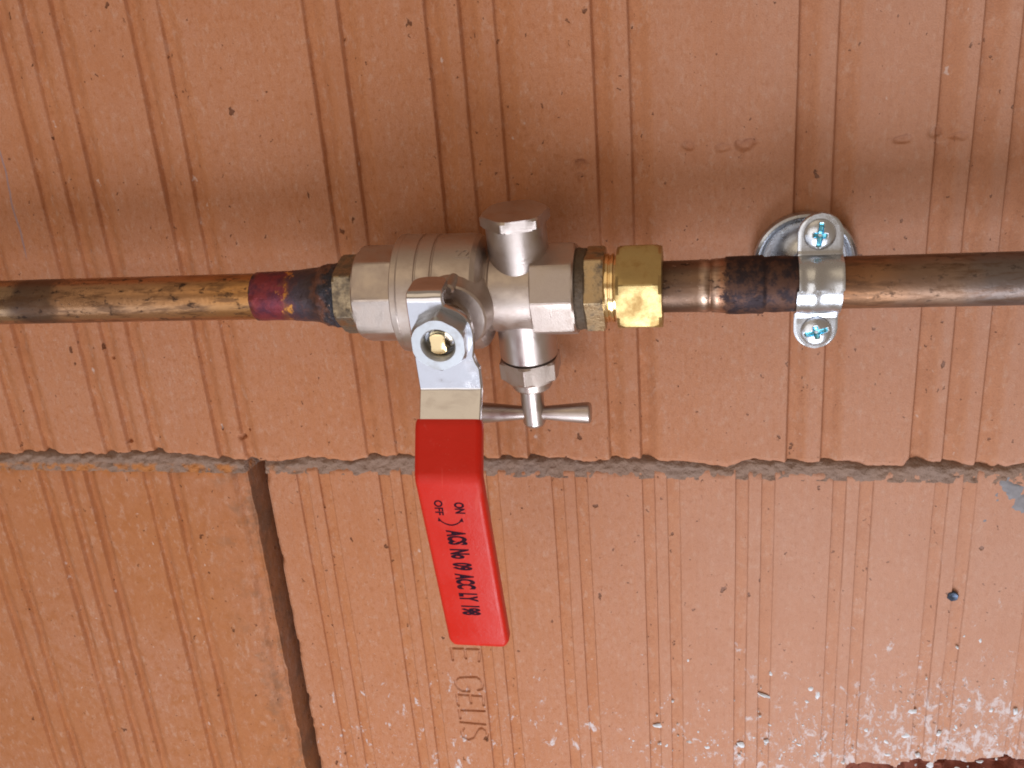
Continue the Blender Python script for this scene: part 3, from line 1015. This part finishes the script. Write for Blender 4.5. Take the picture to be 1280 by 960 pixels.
part("grip_sleeve", MAT['red'], lever, sleeve, 45)


# print on the grip: reads downwards, tops of the letters to the right
def print_text(s, x_base, t_start, t_end, cap, skew=0.0, offset=0.0):
    V, F = text_mesh(s, 1.0, 0.0, offset)
    w = V[:, 0].max() - V[:, 0].min()
    V[:, 0] -= V[:, 0].min()
    h = 0.70
    out = []
    for a, b, c in V:
        f = a / w
        t = t_start + (t_end - t_start) * f
        x = x_base + skew * f + b / h * cap
        out.append((x * MM, -(70.0 + 4.0 + 0.06) * MM, t * MM))
    return out, F


def printed(name, s, *a, **kw):
    V, F = print_text(s, *a, **kw)
    return link(name, mesh_from(name, V, F), MAT['print'], lever, 0)


printed("printed_lettering", "ACS  No  09  ACC  LY  198", -1.9, -79.0, -127.8, 7.6, 1.4, 0.055)
printed("printed_lettering", "ON", 3.2, -64.0, -70.0, 4.0, 0.1, 0.045)
printed("printed_lettering", "OFF", -5.5, -63.0, -71.0, 3.5, -0.2, 0.03)
bm = bmesh.new()
arc = []
for i in range(17):
    u = -1 + 2 * i / 16
    arc.append((0.4 + 4.9 * u, -76.2 + 2.6 * u * u))
for (x0_, t0_), (x1_, t1_), i in zip(arc[:-1], arc[1:], range(16)):
    w0 = 0.38
    vv = [bm.verts.new((x * MM, -0.07406, t * MM)) for x, t in ((x0_, t0_ - w0), (x1_, t1_ - w0), (x1_, t1_ + w0), (x0_, t0_ + w0))]
    bm.faces.new(vv)
for tip, sgn in ((arc[0], -1), (arc[-1], 1)):
    vv = [bm.verts.new((x * MM, -0.07408, t * MM)) for x, t in ((tip[0] - 0.2 * sgn - 1.0, tip[1] - 0.6), (tip[0] - 0.2 * sgn + 1.0, tip[1] - 0.9), (tip[0] + 0.3 * sgn, tip[1] + 1.5))]
    bm.faces.new(vv)
link("printed_arrow", rename_mesh(bm, "printed_arrow"), MAT['print'], lever, 0)

# ------------------------------------------------------------------ union fitting on the right
union = empty("union_fitting", (0.0525, -0.038, 0), label="brass union nut and fitting screwed into the valve's right end", cat="fitting")
sh = 0.0525
shift(part("thread_sealant", MAT['sealant'], union, lambda bm: lathe(bm, [(51.8, 14), (52.2, 18.0), (53.4, 18.4), (55.0, 18.0), (56.6, 18.2), (57.2, 17.2), (57.2, 14)], segs=64, fn=lambda a, th, r: r + 0.35 * float(vnoise2(a, th * 16, 3, 501)))), sh)
shift(part("hexagon_shoulder", MAT['brass_dirty'], union, lambda bm: lathe(bm, [(56.4, 17.4, 19.3), (57.0, 19.3, 19.3), (64.2, 19.3, 19.3), (65.0, 18.2, 19.3)], poly=6, phase=-4)), sh)
shift(part("threaded_collar", MAT['brass_bright'], union, lambda bm: lathe(bm, [(64, 12), (64.8, 15.2), (66.8, 15.4), (67.1, 14.6), (67.6, 14.6), (67.9, 15.3), (69.0, 15.3), (69.3, 14.4), (70.2, 14.2), (71.5, 14.2)], segs=80)), sh)
shift(part("union_nut", MAT['brass'], union, lambda bm: lathe(bm, [(70.4, 15.0, 20.5), (70.6, 18.2, 20.5), (72.0, 19.4, 20.5), (74.2, 20.5, 20.5), (86.4, 20.5, 20.5), (88.6, 19.4, 20.5), (89.9, 18.2, 20.5), (90.1, 12.2)], poly=6, phase=19)), sh)

# ------------------------------------------------------------------ right copper pipe
rp = empty("copper_pipe", (0.20, -0.038, 0), label="right copper pipe with a blackened sleeve beside the brass nut", cat="pipe")


def lump2(a, th, r):
    if a < 116:
        return r
    return r + 0.22 * float(vnoise2(a, th * 10, 5.0, 601)) + 0.08 * float(vnoise2(a, th * 14, 2.0, 605))


shift(part("tube", MAT['copper_right'], rp, lambda bm: lathe(bm, [(128, 11), (150, 11.1), (170, 11.1), (260, 11.1), (600, 11.1), (600, 10.6)], segs=72)), 0.20)
shift(part("tail_sleeve", MAT['copper_tail'], rp, lambda bm: lathe(bm, [(88, 9), (88.2, 11.3), (105.5, 11.35), (106.2, 11.6), (109.4, 11.6), (109.8, 11.3), (110.6, 11.3), (111, 11.65), (113, 11.7), (116.4, 11.9), (117.2, 12.4), (122, 12.6), (128, 12.6), (131.5, 12.7),
      (132.4, 12.6), (133.2, 11.9), (134.2, 11.9), (137, 12.2), (142, 12.0), (147, 11.7), (150, 11.3), (152, 10.9)], segs=72, fn=lump2), 50), 0.20)

# ------------------------------------------------------------------ pipe clip
clip = empty("pipe_clip", (0.1555, -0.038, 0), label="zinc plated two screw pipe clip with round wall plate", cat="pipe clip")


def shell(bm, front, th=1.3):
    sg = 1 if front else -1
    pts = [(0.8, 30.4), (0.8, 14.6)]
    R = 12.5
    a0 = math.degrees(math.acos(0.8 / R)) - 4
    pts += [(R * math.cos(math.radians(a)), R * math.sin(math.radians(a))) for a in np.linspace(a0, -a0, 33)]
    pts += [(0.8, -14.6), (0.8, -29.0)]
    path = resample(pts, 0.7)
    P = np.array(path)
    T = np.gradient(P, axis=0)
    T /= np.linalg.norm(T, axis=1)[:, None]
    rows = []
    for (s, t), tg in zip(path, T):
        nrm = np.array([-tg[1], tg[0]])
        hw = 9.1
        end = 30.4 if t > 0 else 29.0
        d = end - abs(t)
        if abs(t) > 13 and d < 9.1:
            hw = math.sqrt(max(0.05, 9.1 ** 2 - (9.1 - d) ** 2))
        arcw = 1 - sstep(9.5, 12.3, abs(t))
        ring_f, ring_b = [], []
        ns = 22
        for j in range(ns + 1):
            x = -hw + 2 * hw * j / ns
            q = x / 9.1
            bead = arcw * (0.75 * abs(q) ** 3 + 0.75 * math.exp(-((q + 0.28) / 0.3) ** 2) - 0.25)
            # a pressed rib runs round the band
            e = 0.25 if j in (0, ns) else 0
            cx = 0.2 if t > 0 else -0.6
            for ring, o in ((ring_f, th / 2 + bead - e), (ring_b, -th / 2 + bead * 0.8)):
                ring.append(bm.verts.new(((x + cx) * MM, -sg * (s + nrm[0] * o) * MM, (t + nrm[1] * o) * MM)))
        rows.append(ring_f + ring_b[::-1])
    for A, B in zip(rows[:-1], rows[1:]):
        m = len(A)
        for j in range(m):
            bm.faces.new((A[j], A[(j + 1) % m], B[(j + 1) % m], B[j]))
    bm.faces.new(rows[0])
    bm.faces.new(list(reversed(rows[-1])))


part("front_band", MAT['zinc'], clip, lambda bm: shell(bm, True), 40)
part("back_band", MAT['zinc'], clip, lambda bm: shell(bm, False), 40)


def screw_head(turn, a_len):
    """pan head with a pressed cross recess"""
    bm = bmesh.new()
    n = 46
    grid = {}
    c, s = math.cos(math.radians(turn)), math.sin(math.radians(turn))
    lay = []
    for i in range(n + 1):
        for j in range(n + 1):
            u, v = -1 + 2 * i / n, -1 + 2 * j / n
            # square to disc
            x = u * math.sqrt(1 - v * v / 2)
            y = v * math.sqrt(1 - u * u / 2)
            r = math.hypot(x, y)
            h = 2.9 * math.sqrt(max(0, 1 - (0.93 * r) ** 2)) - 1.0
            xx, yy = x * 6.5, y * 6.5
            p, q = xx * c + yy * s, -xx * s + yy * c
            dep = 0
            for a, b, L in ((p, q, 2.9), (q, p, a_len)):
                dep = max(dep, float((1 - sstep(0.65, 1.15, abs(a))) * (1 - sstep(L - 0.6, L + 0.3, abs(b)))) * (1.0 - 0.55 * abs(b) / L))
            dep = max(dep, float(1 - sstep(0.8, 1.7, math.hypot(p, q))))
            vv = bm.verts.new((xx * MM, -(h - 1.5 * dep) * MM, yy * MM))
            grid[i, j] = vv
            lay.append((vv, dep))
    dd = {v: d for v, d in lay}
    for i in range(n):
        for j in range(n):
            q = [grid[i, j], grid[i + 1, j], grid[i + 1, j + 1], grid[i, j + 1]]
            f = bm.faces.new(q)
            f.material_index = 1 if sum(dd[v] for v in q) > 0.9 else 0
    # shank
    lathe(bm, [(-14, 2.6), (-2, 2.8), (-0.4, 6.0), (0.4, 6.2)], axis='-Y', segs=32)
    me = rename_mesh(bm, "screw")
    me.materials.append(MAT['zinc'])
    me.materials.append(MAT['zinc_blue_reflect'])
    return me


for z, turn, al_ in ((21.4, 84, 5.2), (-21.2, 14, 5.0)):
    o = link("screw", screw_head(turn, al_), None, clip, 45)
    o.location = (-0.0003, -0.0018, z * MM)


def rosette(bm):
    # turned-over rim against the wall, dished centre
    prof = [(-0.5, 0.01), (-0.5, 6), (-3.5, 9), (-4.6, 14), (-4.2, 18.0), (-3.0, 19.2), (-1.4, 19.8), (0.2, 20.6), (0.9, 21.6), (0.5, 22.7), (-0.9, 23.3), (-2.6, 23.2), (-5.2, 22.8), (-5.2, 5), (-5.2, 0.01)]
    lathe(bm, [(a + 5.2, r) for a, r in prof], axis='-Y', segs=96)
    lathe(bm, [(-2, 4.2), (26, 4.2)], axis='-Y', segs=32)


o = part("wall_plate", MAT['zinc'], clip, rosette, 40)
o.location = (-0.0024, 0.0377, 0)

# ------------------------------------------------------------------ small steel pin driven into the lower brick
pin = empty("steel_pin", (0.2325, 0.0, -0.1798), label="small dark steel pin in the lower right brick", cat="pin")
part("pin_head", MAT['dark_steel'], pin, lambda bm: lathe(bm, [(-14, 2.0), (-0.5, 2.2), (-0.4, 2.9, 3.0), (0.5, 2.9, 3.0), (1.0, 2.3, 3.0), (0.7, 1.2), (0.3, 0.2)], axis='-Y', poly=6, phase=10))
